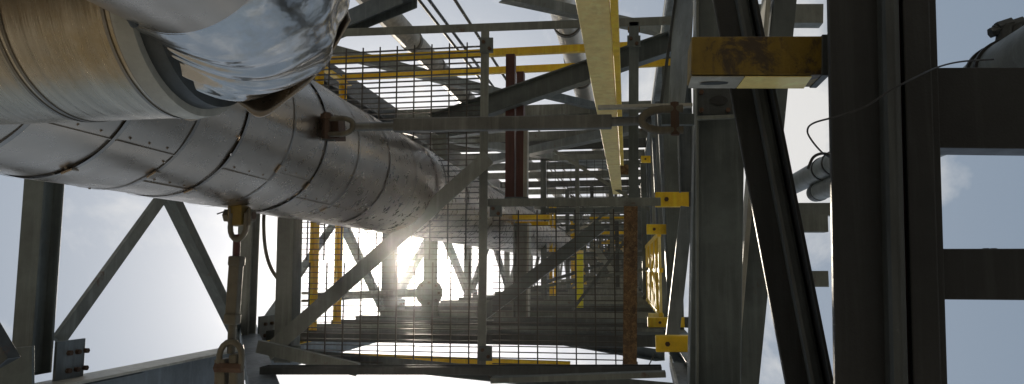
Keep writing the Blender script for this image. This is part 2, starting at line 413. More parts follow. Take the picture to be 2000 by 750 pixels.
for i, d in enumerate(RS):
    w = .010
    shell('seam_strap', d-w/2, d+w/2, PR+.0045, 'band', MP)
    shell('seam_edge', d+w/2+.0005, d+w/2+.0025, PR+.0035, 'seam', MP)
    if d < 4:
        a = random.uniform(-1.9, -.3); c = Vector((PC.x+(PR+.007)*math.cos(a), PC.y+(PR+.007)*math.sin(a), d))
        bar('band_buckle', c+Vector((-math.sin(a), math.cos(a), 0))*.014, c-Vector((-math.sin(a), math.cos(a), 0))*.014, 'box', .02, .006, 'clad', MP, n=(math.cos(a), math.sin(a), 0))
for d in (3.7, 6.2, 8.2): shell('flange', d, d+.03, PR+.03, 'tie', MP)
tube('upper_section', [(PC.x, PC.y, 14), (PC.x, PC.y, 43)], .19, 'pipe', MP, seg=48)

# ------------------------------------------------------------------ branch pipe, elbow, down pipe (upper left, near)
BV, BD, BR = .43, 1.05, .178
BP = thing('branch_pipe', (-.61, .488, .4-EYE), 'dented mirror bright elbow joining a tan brushed metal branch to the pipe above the camera', 'pipe elbow')
bm = bmesh.new(); add_tube(bm, [(-1.62+.03*i, BV, BD) for i in range(0, 31)], BR, 96, cap=False); obj('branch_sleeve', bm, 'brushed', BP, smooth=True)
for u in (-.915, -.903, -.735, -.722):
    bm = bmesh.new(); add_tube(bm, [(u-.0025, BV, BD), (u+.0025, BV, BD)], BR+.0018, 96); obj('seam_ring', bm, 'seam', BP, smooth=True)
bm = bmesh.new(); add_tube(bm, [(-.722, BV, BD), (-.695, BV, BD)], [BR+.003, BR-.001], 96); obj('sleeve_rim', bm, 'pale', BP, smooth=True)
bm = bmesh.new(); add_tube(bm, [(-.73, BV, BD), (-.668, BV, BD)], [BR-.010, BR-.016], 96); obj('sealing_band', bm, 'dark', BP, smooth=True)
# elbow: quarter torus swept from the sleeve (towards -u) to the down pipe (towards the camera)
EU, ER = -.61, .176
def elbow():
    bm = bmesh.new(); nt_, na = 130, 220; rows = []
    ru, rd = .080, .185
    for i in range(nt_+1):
        s = i/nt_; th = s*PI/2
        cu = EU-ru+ru*math.sin(th); cd = BD-rd*(1-math.cos(th)); cv = BV+.012+.05*s
        n1 = Vector((math.sin(th), 0, math.cos(th)))
        row = []
        for j in range(na):
            a = 2*PI*j/na
            sw_ = math.sin(PI*s)
            out_ = (.5+.5*math.cos(a))
            fade = min(1, s/.36)**1.3*max(0, min(1, (.80-s)/.35))
            ph = 2*PI*(5.6*s+.10*math.sin(2*a+.5)+.16*math.sin(5*a+3*s)*(.3+s))
            fo = .0095*fade*(math.sin(ph)+.35*math.sin(2.3*ph+3*a))*(.4+.6*(1-out_))
            dn = .0055*sw_*(math.sin(2.6*s*PI+1.9*a)*math.sin(2*a+1.0)+.6*math.sin(9*s+4*a+1))
            dd = -.012*math.exp(-((s-.62)**2/.010+((a-6.0)**2)/.02))+.008*math.exp(-((s-.5)**2/.010+((a-5.75)**2)/.02))
            r = .156+.002*sw_**.6+.062*sw_**.7*out_**2.3+fo+dn+dd
            row.append(bm.verts.new(W(Vector((cu, cv, cd))+n1*(math.cos(a)*r)+Vector((0, 1, 0))*(math.sin(a)*r))))
        rows.append(row)
    for i in range(nt_):
        for j in range(na): bm.faces.new((rows[i][j], rows[i][(j+1) % na], rows[i+1][(j+1) % na], rows[i+1][j]))
    return obj('elbow_shell', bm, 'shiny', BP, smooth=True)
elbow()
bm = bmesh.new(); add_tube(bm, [(EU, .488, .885-.06*i) for i in range(0, 24)], .160, 96); obj('down_pipe', bm, 'clad', BP, smooth=True)
bm = bmesh.new(); add_tube(bm, [(EU, .488, .889), (EU, .488, .884)], .1612, 96); obj('down_pipe_rim', bm, 'seam', BP, smooth=True)
# the bent sheet skirt below the elbow: a ribbon between an inner and an outer line
inn = [(262, 10, 1.06), (290, 90, 1.12), (330, 150, 1.15), (380, 165, 1.17), (430, 165, 1.19), (500, 165, 1.2), (560, 140, 1.2), (620, 95, 1.2), (660, 45, 1.19), (676, -10, 1.16)]
out = [(238, 20, 1.0), (268, 120, 1.04), (316, 200, 1.08), (368, 236, 1.10), (412, 222, 1.12), (458, 200, 1.13), (507, 230, 1.14), (560, 198, 1.16), (625, 140, 1.17), (686, 40, 1.15)]
ci = curve([at(*p) for p in inn], 10); co = curve([at(*p) for p in out], 10)
bm = bmesh.new(); rows = []
for p, q in zip(ci, co):
    rows.append([bm.verts.new(W(p.lerp(q, k/6)+Vector((0, -.006*math.sin(PI*k/6), 0)))) for k in range(7)])
for i in range(len(rows)-1):
    for k in range(6): bm.faces.new((rows[i][k], rows[i][k+1], rows[i+1][k+1], rows[i+1][k]))
sk = obj('bent_sheet_skirt', bm, 'clad', BP, smooth=True)
so = sk.modifiers.new('thick', 'SOLIDIFY'); so.thickness = .003
for x, y, d in ((456, 40, .93), (246, 20, .86), (296, 54, .93)):
    p = at(x, y, d-.02); hexbolt('screw', p, (0, -.6, .8), .006, .05, 'dark', BP)

# ------------------------------------------------------------------ tie rods with shackles
def shackle(c, direc, side, L, w, r, parent, m_='tie'):
    """U loop: legs along direc from the pin at c, w apart along side"""
    c, direc, side = Vector(c), Vector(direc).normalized(), Vector(side).normalized()
    pts = [c-direc*.012+side*w, c+direc*L*.45+side*w*1.02]
    for k in range(1, 8):
        a = PI*k/8; pts.append(c+direc*(L*.45+L*.55*math.sin(a))+side*w*math.cos(a))
    pts += [c+direc*L*.45-side*w*1.02, c-direc*.012-side*w]
    bm = bmesh.new(); add_tube(bm, pts, r, 12); obj('shackle', bm, m_, parent, smooth=True)
TR_ = thing('tie_rod', at(650, 247, 2.55), 'long level tie rod from the shackle on the silver pipe across to the right column', 'tie rod', 'tie rods with shackles')
d = onpipe(632, 247)
p = at(640, 247, d)
plate('pipe_lug', [at(618, 225, d-.012), at(660, 225, d-.012), at(662, 270, d-.012), at(618, 270, d-.012)], .06, 'bolt', TR_)
shackle(at(648, 247, d-.03), (1, 0, 0), (0, 1, 0), .075, .026, .009, TR_)
hexbolt('pin', at(638, 247, d-.03), (0, 1, 0), .013, .092, 'bolt', TR_)
hexbolt('nut', at(638, 228, d-.03), (0, 1, 0), .02, .018, 'bolt', TR_)
tube('rod', [at(686, 248, d-.02), at(790, 246, d-.02)], .0145, 'tiegrey', TR_)
bar('turnbuckle', at(770, 245, d-.02), at(1195, 238, d-.02), 'C', .043, .03, 'tiegrey', TR_, n=(0, 0, 1), t=.013, bevel=.004)
tube('rod', [at(1190, 238, d-.02), at(1272, 234, d-.02)], .0145, 'tiegrey', TR_)
tube('cotter_pin', [at(626, 272, d-.05), at(654, 274, d-.05)], .003, 'dark', TR_, seg=8)
shackle(at(1326, 233, d-.05), (-1, 0, 0), (0, 1, 0), .11, .032, .0125, TR_, 'tie')
hexbolt('pin', at(1318, 232, d-.05), (0, 1, 0), .014, .10, 'bolt', TR_)
plate('column_lug', [at(1292, 222, d+.0), at(1292, 243, d), at(1356, 243, d), at(1356, 222, d)], .02, 'mid', TR_)
bar('thin_bar', at(1168, 210, d-.04), at(1352, 206, d-.04), 'flat', .010, .03, 'pale', TR_)

d = onpipe(466, 401)+.02
T2 = thing('tie_rod', at(450, 730, d), 'rusty tie rod hanging from under the silver pipe down to the bottom rail', 'tie rod', 'tie rods with shackles')
bar('hanger_lug', at(466, 402, d), at(466, 441, d), 'box', .047, .05, 'oldyellow', T2, bevel=.003)
hexbolt('pin', at(468, 421, d), (1, 0, 0), .014, .10, 'bolt', T2)
for x in (446, 490): hexbolt('nut', at(x, 421, d), (1, 0, 0), .022, .018, 'tie', T2)
for s in (-1, 1): plate('lug_cheek', [at(468+s*17, 405, d-.03), at(468+s*17, 440, d-.03), at(468+s*17, 440, d+.03), at(468+s*17, 405, d+.03)], .008, 'tie', T2, n=(s, 0, 0))
shackle(at(467, 424, d-.02), (-.05, -1, 0), (1, 0, 0), .07, .026, .0085, T2)
tube('rod', [at(463, 458, d), at(461, 506, d)], .0115, 'maroon', T2)
bar('turnbuckle', at(462, 505, d), at(453, 632, d), 'C', .037, .03, 'tie', T2, t=.012, bevel=.004)
for a, b_ in ((500, 520), (612, 634)): bar('turnbuckle_end', at(463-(a-500)/13, a, d-.004), at(463-(b_-500)/13, b_, d-.004), 'box', .042, .038, 'tie', T2, bevel=.006)
tube('rod', [at(454, 630, d), at(451, 690, d)], .0125, 'tie', T2)
shackle(at(449, 716, d-.02), (.02, 1, 0), (1, 0, 0), .075, .036, .0095, T2)
hexbolt('pin', at(447, 718, d-.02), (1, 0, 0), .016, .088, 'bolt', T2)
bar('bottom_lug', at(437, 700, d), at(437, 770, d), 'box', .034, .05, 'tie', T2, bevel=.002)
bar('bottom_lug', at(462, 690, d), at(462, 770, d), 'box', .03, .05, 'tie', T2, bevel=.008)
tube('split_wire', [at(424, 418, d-.02), at(444, 411, d-.02)], .0022, 'dark', T2, seg=6)

# drain tube looping behind the pipe
HT = tube('bent_tube', curve([at(517, 395, 4.0), at(515, 440, 4.0), at(519, 490, 4.0), at(531, 527, 4.0), at(552, 556, 4.0)]), .0105, 'tie')
tag(HT, 'thin curved tube bending from the silver pipe to the grey post', 'tube')

# far tie rod and disc at lower left of the sun's post
T3 = thing('tie_rod', at(600, 580, 6.2), 'far level tie rod with round disc end, behind the grating below the sun', 'tie rod', 'tie rods with shackles')
d = 6.2
tube('rod', [at(604, 579, d), at(640, 578, d)], .022, 'tiegrey', T3)
tube('turnbuckle', [at(618, 579, d), at(828, 572, d)], .036, 'tiegrey', T3)
shackle(at(592, 580, d), (1, 0, 0), (0, 1, 0), .09, .035, .012, T3)
tube('disc', [at(838, 572, d-.02), at(838, 572, d+.05)], .112, 'pale', T3, seg=40)
tube('disc_rim', [at(838, 572, d-.025), at(838, 572, d-.005)], .12, 'green', T3, seg=40)
tube('disc_boss', [at(838, 572, d-.06), at(838, 572, d-.02)], .05, 'grey', T3, seg=24)
for k in range(8):
    q = at(838, 572, d-.03)+Vector((.09*math.cos(k*PI/4), .09*math.sin(k*PI/4), 0)); hexbolt('bolt', q, (0, 0, 1), .012, .03, 'bolt', T3)
bar('disc_lug', at(840, 585, d), at(841, 655, d), 'box', .15, .05, 'green', T3)
bar('disc_neck', at(842, 470, d+.05), at(840, 560, d+.05), 'C', .12, .05, 'green', T3)

# ------------------------------------------------------------------ bottom-left sill beam & local steel
BA = thing('angle_beam', at(490, 690, 2.6), 'grey angle beam sloping out of the bottom edge beside the hanging tie rod', 'beam')
bar('angle', atv(478, 610, -.33), atv(530, 800, -.42), 'L', .12, .05, 'blue', BA, n=(0, 1, 0))
# near bottom cross member (the frame's lower edge)
LB = thing('bottom_beam', at(900, 725, 2.6), 'dark bottom beam spanning the picture below the grating', 'beam')
bar('beam', at(515, 722, 2.75), at(1292, 722, 2.75), 'I', .03, .07, 'dark', LB, n=(0, 0, 1))
bar('beam', at(960, 742, 2.65), at(1300, 730, 2.65), 'L', .02, .05, 'green', LB, n=(0, 0, 1))
bar('stay', at(505, 676, 3.0), at(700, 722, 3.0), 'L', .055, .03, 'green', LB, n=(0, 0, 1))
CB = thing('corner_brace', at(0, 690, 1.9), 'dark brace end poking in at the bottom left corner', 'brace')
bar('angle', at(-60, 590, 2.0), at(12, 712, 2.0), 'L', .07, .05, 'dark', CB)
plate('gusset', [at(-20, 684, 2.1), at(62, 676, 2.1), at(62, 760, 2.1), at(-20, 760, 2.1)], .012, 'mid', CB)

# ------------------------------------------------------------------ cream/yellow beam along the depth
YB = thing('crane_rail', atv(1210, 375, .75), 'cream and yellow painted rail coming from the top edge toward the far end', 'rail')
p0 = atv(1152, -40, .75); p1 = atv(1206, 378, .75)
pm = p0.lerp(p1, .62)
bar('bottom_flange', p0, pm, 'box', .094, .012, 'cream', YB, n=(0, 1, 0))
bar('side_flange', p0+Vector((.059, .03, 0)), pm+Vector((.059, .03, 0)), 'box', .022, .09, 'yellow', YB, n=(0, 1, 0))
for k in range(9):
    q = p0.lerp(pm, .30+.08*k); hexbolt('bolt', q+Vector((.062, .022, 0)), (0, 1, 0), .006, .012, 'bolt', YB)
bar('end_section', pm, p1, 'box', .088, .016, 'cream', YB, n=(0, 1, 0))
bar('end_clip', at(1190, 332, 6.0), at(1246, 332, 6.0), 'L', .085, .06, 'rust', YB)
RT = thing('round_post', at(1238, 100, 4.0), 'rust topped tube post with round cap right of the cream rail', 'post')
tube('cap', [at(1238, 50, 4.0), at(1238, 62, 4.0)], .034, 'rust', RT, seg=24)
bar('tube', at(1238, 58, 4.0), at(1238, 140, 4.0), 'box', .045, .045, 'maroon', RT, bevel=.008)

# ------------------------------------------------------------------ yellow brackets on the right
YLAB = [('nearest and largest yellow bracket, dirty, above the right column', 'oldyellow'),
        ('yellow bracket at the end of the middle frame beam', 'yellow'),
        ('smaller yellow bracket just under the middle frame beam', 'yellow'),
        ('yellow bracket low on the right column beside the rusty post', 'yellow'),
        ('smaller yellow bracket below the yellow ladder foot', 'yellow'),
        ('tiny yellow bracket right of the cream rail, high above', 'yellow')]
def ybr(i, x0, x1, y0, y1, d, dep, m_):
    t = thing('yellow_bracket', at(x0, (y0+y1)/2, d), YLAB[i][0], 'bracket', 'yellow brackets on the right face')
    h = (y1-y0)*d/F; c = (y0+y1)/2
    bar('channel', at(x0, c, d)+Vector((0, 0, dep/2)), at(x1, c, d)+Vector((0, 0, dep/2)), 'box', h, dep, m_, t, bevel=.003)
    bar('end_coat', at(x1-(x1-x0)*(.16 if i else .05), c, d)+Vector((0, 0, dep/2-.002)), at(x1+2, c, d)+Vector((0, 0, dep/2-.002)), 'box', h+.004, dep+.004, 'dark', t)
    if i: hexbolt('bolt', at(x0+(x1-x0)*.28, c, d-.004), (0, 0, 1), h*.16, .012, 'bolt', t)
    return t
t = ybr(0, 1350, 1618, 70, 146, 1.5, .10, 'oldyellow')
def under(x, d): return (at(x, 146, 1.5).x, at(x, 146, 1.5).y-.002, d)
plate('lit_grey_underside', [under(1351, 1.503), under(1454, 1.503), under(1450, 1.597), under(1351, 1.597)], .002, 'pale', t, n=(0, -1, 0), bevel=0)  # grey end of the underside, painted paler as the lit face
sl = bmesh.new()
q = Vector(under(1402, 1.55)); pts = [q+Vector((.032*math.cos(2*PI*k/20), -.0032, .014*math.sin(2*PI*k/20))) for k in range(20)]
sl.faces.new([sl.verts.new(W(p)) for p in pts]); obj('bolt_slot', sl, 'dark', t)
plate('lit_cream_underside', [under(1456, 1.503), under(1586, 1.503), under(1592, 1.597), under(1452, 1.597)], .002, 'cream', t, n=(0, -1, 0), bevel=0)  # rest of the underside, its light painted in as cream
ybr(1, 1280, 1358, 375, 403, 4.1, .06, 'yellow')
ybr(2, 1263, 1316, 438, 457, 4.9, .06, 'yellow')
ybr(3, 1281, 1363, 657, 687, 3.2, .06, 'yellow')
ybr(4, 1265, 1351, 621, 639, 4.8, .06, 'yellow')
ybr(5, 1252, 1283, 304, 317, 8.6, .06, 'yellow')

# yellow barred panel along the ladder way, seen nearly end on
LD = thing('safety_gate', (.24, -.36, 5.9), 'tall yellow barred panel seen end on between the yellow brackets', 'gate')
for v in (.285, -.35, .0):
    bar('long_rail', (.245 if v else .255, v, 5.85), (.21, v, 9.6), 'box', .03, .035, 'yellow', LD, n=(0, 1, 0))
for k in range(13):
    d = 5.9+3.6*k/12; bar('upright', (.247-.035*k/12, -.35, d), (.247-.035*k/12, .285, d), 'box', .022, .045 if k else .06, 'yellow' if k % 3 else 'cream', LD, n=(0, 0, 1))
bar('foot_plate', (.15, -.36, 5.95), (.27, -.36, 5.95), 'flat', .03, .12, 'cream', LD)

# ------------------------------------------------------------------ right-hand near steel
NG = (0, 0, 1)
def lone(name, lab, cat, x0, y0, x1, y1, d, wpx, h, k, m_, d1=None, group=None, part='web_and_flanges', t=None, n=NG):
    o = bar(name, at(x0, y0, d), at(x1, y1, d1 or d), k, wpx*d/F, h, m_, None, n=n, t=t, bevel=.002)
    return tag(o, lab, cat, group)
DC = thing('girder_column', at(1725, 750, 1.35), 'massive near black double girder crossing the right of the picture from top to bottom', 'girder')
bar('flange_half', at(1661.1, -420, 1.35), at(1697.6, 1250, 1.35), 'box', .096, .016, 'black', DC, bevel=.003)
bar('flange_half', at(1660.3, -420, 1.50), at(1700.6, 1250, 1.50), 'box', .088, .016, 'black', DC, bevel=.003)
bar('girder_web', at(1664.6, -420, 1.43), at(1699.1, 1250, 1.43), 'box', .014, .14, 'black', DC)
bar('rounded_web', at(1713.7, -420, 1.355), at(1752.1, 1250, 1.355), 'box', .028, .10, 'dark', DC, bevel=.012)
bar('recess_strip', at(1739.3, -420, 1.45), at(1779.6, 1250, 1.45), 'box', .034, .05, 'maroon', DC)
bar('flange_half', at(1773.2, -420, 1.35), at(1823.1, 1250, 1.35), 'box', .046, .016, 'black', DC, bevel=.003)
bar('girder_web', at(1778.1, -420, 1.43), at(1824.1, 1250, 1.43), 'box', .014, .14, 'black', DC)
for i, (y0, y1, lab) in enumerate([(146, 292, 'upper dark cross beam running off the right edge below the clamped pipe'), (491, 579, 'lower dark cross beam running off the right edge')]):
    t = thing('cross_beam', at(1830, y1, 1.4), lab, 'beam', 'dark cross beams right of the girder')
    c = (y0+y1)/2
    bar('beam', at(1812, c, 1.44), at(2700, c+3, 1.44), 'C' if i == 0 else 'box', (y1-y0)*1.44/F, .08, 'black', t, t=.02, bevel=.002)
    if i: 
        for x in (1926, 1941): hexbolt('bolt', at(x, 490, 1.44), (0, 1, 0), .006, .01, 'black', t)
t = thing('right_column', at(1400, 750, 2.4), 'dark green grey column standing right of the yellow brackets', 'column')
bar('column', at(1414.0, -420, 2.45), at(1383.9, 1250, 2.45), 'box', .158, .10, 'mid', t, bevel=.003)
bar('flange', at(1359.0, -420, 2.43), at(1359.0, 1250, 2.43), 'box', .008, .12, 'green', t)
plate('cap_plate', [at(1362, 172, 2.36), at(1362, 224, 2.36), at(1432, 224, 2.36), at(1428, 172, 2.36)], .01, 'dark', t)
hl = bmesh.new(); hl.faces.new([hl.verts.new(W(at(1404+18*math.cos(2*PI*k/18), 196+9*math.sin(2*PI*k/18), 2.355))) for k in range(18)]); obj('access_hole', hl, 'black', t)
for x, y in ((1370, 180), (1370, 215), (1422, 215)): hexbolt('bolt', at(x, y, 2.35), (0, 0, 1), .008, .014, 'bolt', t)
bar('weld_angle', at(1362, 231, 2.35), at(1434, 228, 2.35), 'box', .012, .02, 'green', t)
t = thing('diagonal_girder', at(1580, 750, 1.75), 'heavy dark girder leaning across in front of the right column', 'brace')
bar('girder', at(1347.9, -420, 1.72), at(1668.5, 1250, 1.72), 'box', .085, .014, 'black', t, bevel=.003)
bar('girder_web', at(1370.1, -420, 1.78), at(1694.5, 1250, 1.78), 'box', .02, .12, 'black', t)
bar('rib', at(1367.1, -420, 1.70), at(1691.5, 1250, 1.70), 'box', .030, .03, 'dark', t, bevel=.009)
bar('edge_flange', at(1380.8, -420, 1.72), at(1711.0, 1250, 1.72), 'box', .008, .13, 'black', t)
t = thing('pale_brace', at(1440, 750, 2.8), 'lighter grey brace leaning the other way behind the dark leaning girder', 'brace')
bar('channel', at(1572.0, -420, 2.9), at(1405.0, 1250, 2.9), 'C', .085, .09, 'mid', t, t=.012)
bar('flange', at(1533.9, -420, 2.88), at(1384.8, 1250, 2.88), 'box', .018, .12, 'pale', t)  # pale colour paints in the bright highlight down the left edge
# stub cross pieces in the gap
for i, (x0, x1, y0, y1, d, lab) in enumerate([(1440, 1604, 13, 50, 3.2, 'grey stub beam at the top of the gap left of the black girder'),
                                 (1530, 1640, 398, 421, 3.3, 'upper grey beam crossing under the strapped pipes'),
                                 (1535, 1613, 421, 453, 3.1, 'stub plate hanging directly below the beam under the strapped pipes'),
                                 (1470, 1614, 530, 559, 3.2, 'lowest grey stub beam in the gap beside the leaning girder')]):
    c = (y0+y1)/2
    tag(bar('stub_beam', at(x0, c, d), at(x1, c, d), 'C', (y1-y0)*d/F, .07, 'green' if i != 1 else 'grey', None, bevel=.0015), lab, 'stub beam', 'stub beams in the right gap')
# right face near pieces between x=1290 and 1357
t = thing('corner_plate', at(1320, 200, 3.0), 'blotchy pale grey plate hanging beside the top of the right column', 'plate')
plate('plate', [at(1316, -20, 3.2), at(1356, -20, 3.0), at(1350, 104, 3.0), at(1341, 172, 3.0), at(1336, 212, 3.0), at(1306, 205, 3.2)], .02, 'grey', t)
bar('edge', at(1322, -20, 3.18), at(1290, 210, 3.3), 'box', .014, .05, 'dark', t)
bar('back_channel', at(1332, 95, 3.3), at(1342, 375, 3.3), 'H', .065, .07, 'blue', t)
t = thing('blue_brace', at(1318, 650, 3.4), 'blue grey brace leaning beside the lower yellow brackets', 'brace')
bar('angle', at(1342, 404, 3.7), at(1313, 660, 3.7), 'box', .065, .03, 'blue', t)
t = thing('blue_brace', at(1300, 600, 4.4), 'thinner dark blue brace running up past the tiny yellow bracket', 'brace')
bar('angle', at(1302, 250, 6.6), at(1312, 610, 6.6), 'C', .11, .05, 'blue', t, t=.012)
tag(bar('thin_upright', at(1352, 405, 3.6), at(1351, 660, 3.6), 'box', .010, .04, 'dark'), 'thin dark upright hard against the left of the right column', 'upright')
# lower right corner plate
t = thing('base_plate', at(1330, 720, 2.3), 'grey base plates at the foot of the right column', 'plate')
plate('plate', [(.14, -.405, 2.2), (.25, -.405, 2.2), (.25, -.405, 3.3), (.17, -.405, 3.3)], .02, 'blue', t, n=(0, -1, 0))
bar('edge', (.145, -.40, 2.2), (.175, -.40, 3.3), 'box', .008, .05, 'pale', t, n=(0, 1, 0))

# ------------------------------------------------------------------ round pipes along the depth
def rpipe(name, lab, x, y, v, wpx, d1, m_, cat='pipe', group=None, joints=(), straps=()):
    p = atv(x, y, v); r = wpx*p.z/F/2
    t = thing(name, (p.x, p.y, p.z-2), lab, cat, group)
    tube('run', [(p.x, p.y, p.z-2.2), (p.x, p.y, d1)], r, m_, t, seg=40)
    for q in joints: tube('joint_ring', [(p.x, p.y, q), (p.x, p.y, q+.05)], r*1.07, 'tie', t, seg=40)
    return p, r, t
rpipe('round_pipe', 'tan pipe running off the top edge above the left part of the grating', 757, 30, 1.78, 50, 40, 'ptan', group='round pipes above the grating', joints=(5.2, 5.9, 6.9))
rpipe('round_pipe', 'shiny metal pipe passing behind the cream rail', 1104, 30, 1.78, 56, 40, 'pipe', group='round pipes above the grating', joints=(5.0, 5.9, 6.5))
for x, dx, lab in ((822, 0, 'leftmost of the three thin conduits at the top edge'), (842, 0, 'middle thin conduit at the top edge'), (892, 0, 'rightmost of the three thin conduits at the top edge')):
    p = atv(x, 5, 2.1)
    tag(tube('conduit', [(p.x, p.y, p.z-1), (p.x, p.y, 30)], .0135, 'tie' if x != 842 else 'dark', seg=10), lab, 'conduit', 'thin conduits at the top')
# strapped pipes on the right
p1 = at(1583, 343, 3.75)
t = thing('strapped_pipe', (p1.x, p1.y, 1.5), 'thick grey pipe with black straps, clamped in the top right corner behind the black girder', 'pipe')
rr = .052
tube('run', [(p1.x, p1.y, 1.55), (p1.x, p1.y, 4.7)], rr, 'grey', t, seg=48)
tube('sleeve', [(p1.x, p1.y, 1.55), (p1.x, p1.y, 1.90), (p1.x, p1.y, 2.1)], [rr+.024, rr+.022, rr+.002], 'green', t, seg=48)
for d in (3.32, 3.5): tube('strap', [(p1.x, p1.y, d), (p1.x, p1.y, d+.014)], rr+.004, 'cable', t, seg=40)
for d in (1.83, 1.875): tube('clamp_band', [(p1.x, p1.y, d), (p1.x, p1.y, d+.011)], rr+.029, 'cable', t, seg=48)
for x, y, r in ((1948, 60, .013), (1962, 50, .015), (1984, 48, .015)): hexbolt('clamp_bolt', at(x, y, 1.84), (1, .3, 0), r, .035, 'dark', t)
tube('clamp_lug', [at(1941, 57, 1.84), at(1992, 46, 1.84)], .010, 'dark', t)
tube('clamp_lug', [at(1958, 84, 1.84), at(1964, 50, 1.84)], .016, 'dark', t)
tube('clamp_lug', [at(1978, 76, 1.84), at(1984, 48, 1.84)], .014, 'dark', t)
p2 = Vector((p1.x+.02, p1.y-.088, 0))
t = thing('plain_pipe', (p2.x, p2.y, 2), 'plain grey pipe just below the strapped pipe left of the black girder', 'pipe')
tube('run', [(p2.x, p2.y, 2.0), (p2.x, p2.y, 3.75)], .044, 'grey', t, seg=40)
tube('joint_ring', [(p2.x, p2.y, 3.66), (p2.x, p2.y, 3.7)], .047, 'dark', t, seg=40)
# the cable
wire = curve([at(1622, 308, 1.5), at(1606, 298, 1.4), at(1586, 275, 1.3), at(1577, 255, 1.28), at(1590, 240, 1.26), at(1640, 226, 1.24), at(1690, 208, 1.23), at(1740, 176, 1.23), at(1790, 150, 1.25), at(1835, 130, 1.3), at(1880, 120, 1.38), at(1940, 116, 1.42)], 8)
tag(tube('loose_cable', wire, .0016, 'cable', seg=8), 'thin black cable looping over the black girder to the clamped pipe', 'cable')
for k, pts in enumerate([[(1578, 330, 2.6), (1588, 308, 2.6), (1604, 300, 2.6), (1622, 302, 2.6)], ]):
    tag(tube('tie_wire', curve([at(*p) for p in pts]), .005, 'cable', seg=8), 'short black tie wire around the strapped pipe behind the girder', 'wire')
tag(tube('hanging_wire', [at(1280, 688, 3.4), at(1268, 712, 3.4)], .003, 'dark', seg=6), 'thin wire hanging under the low yellow bracket', 'wire')

# ------------------------------------------------------------------ things beyond the platform
t = thing('grey_pillar', at(1020, 635, 6), 'grey pillar beyond the grating under the far yellow beams', 'column')
pbar('pillar', 1020, 436, 1018, 636, 6, 30, .14, 'H', 'grey', t)
pbar('flange', 1034, 436, 1031, 636, 5.98, 4, .14, 'box', 'pale', t)
t = thing('yellow_beams', at(1035, 425, 6.2), 'pair of stacked yellow beams on top of the grey pillar', 'beam')
pbar('beam', 985, 424, 1075, 424, 6.2, 9, .1, 'box', 'yellow', t)
pbar('beam', 1008, 437, 1072, 437, 6.3, 8, .1, 'box', 'yellow', t)
t = thing('lime_post', at(1133, 615, 7), 'bright lemon yellow upright standing far beyond the grating', 'upright')
pbar('channel', 1133, 492, 1133, 615, 7, 12, .06, 'box', 'lime', t)
pbar('cap', 1125, 492, 1139, 492, 7, 6, .07, 'box', 'cream', t)
for i, (x0, y0, x1, y1, d, w, m_, lab) in enumerate([
        (935, 620, 1175, 440, 5.4, 24, 'mid', 'dark grey brace rising to the right beyond the grating'),
        (1160, 480, 1232, 580, 8.5, 10, 'grey', 'short grey brace falling toward the rusty post'),
        (762, 430, 765, 640, 6.5, 27, 'mid', 'wide dull post standing under the sun'),
        (860, 235, 862, 345, 6.2, 30, 'mid', 'short grey upright behind the upper edge of the silver pipe')]):
    tag(pbar('far_brace' if i < 2 else 'far_post', x0, y0, x1, y1, d, w, .09, 'C', m_, None), lab, 'brace' if i < 2 else 'post')

# upper platforms: frames, gratings, rails, conduits
for i, d in enumerate((9.0, 12.6, 16.4, 20.5, 25, 30)):
    t = thing('grating_platform', (-.6, .5, d), ['second', 'third', 'fourth', 'fifth', 'sixth', 'highest'][i]+' grating floor up the tower, seen beyond the first one', 'platform', 'grated floors of the tower')
    a = [(-1.05, -.35), (.2, -.35), (.2, 1.42), (-1.05, 1.42)]
    for k in range(4):
        bar('frame_beam', (*a[k], d), (*a[(k+1) % 4], d), 'C', .07, .09, ['green', 'mid', 'grey', 'mid'][k], t)
    for v in (.2, .75): bar('frame_beam', (-1.05, v, d), (.2, v, d), 'C', .06, .08, 'mid', t)
    for u in (-.62, -.2): bar('frame_beam', (u, -.3, d-.03), (u, 1.4, d-.03), 'C', .05, .06, 'green', t)
    bm = bmesh.new()
    v = -.3 if i % 2 else .8
    v1 = v+.9 if i % 2 else 1.4
    while v < v1: add_bar(bm, (-1.0, v, d), (.18, v, d), 'flat', .004, .025); v += .04
    for k in range(12): add_bar(bm, (-1.0+.1*k, v-.6, d-.01), (-1.0+.1*k, v, d-.01), 'flat', .006, .006)
    obj('grating_panel', bm, 'zinc', t)
    h = thing('handrail', (-1.05, -.38, d), 'yellow guard rail of the '+['second', 'third', 'fourth', 'fifth', 'sixth', 'highest'][i]+' grating floor', 'handrail', 'yellow guard rails higher up')
    for e in (.55, 1.1):
        bar('rail', (-1.02, -.38, d+e), (-1.02, .9, d+e), 'L', .05, .04, 'yellow', h, n=(1, 0, 0))
        bar('rail', (-.5, .85-e*.3, d+e), (.1, .85-e*.3, d+e), 'L', .04, .04, 'yellow', h, n=(0, 1, 0))
    for u, v in ((-1.02, -.38), (-1.02, .9), (-.5, .7), (.1, .7), (-.2, .1)):
        bar('rail_post', (u, v, d), (u, v, d+1.12), 'L', .045, .045, 'yellow', h)
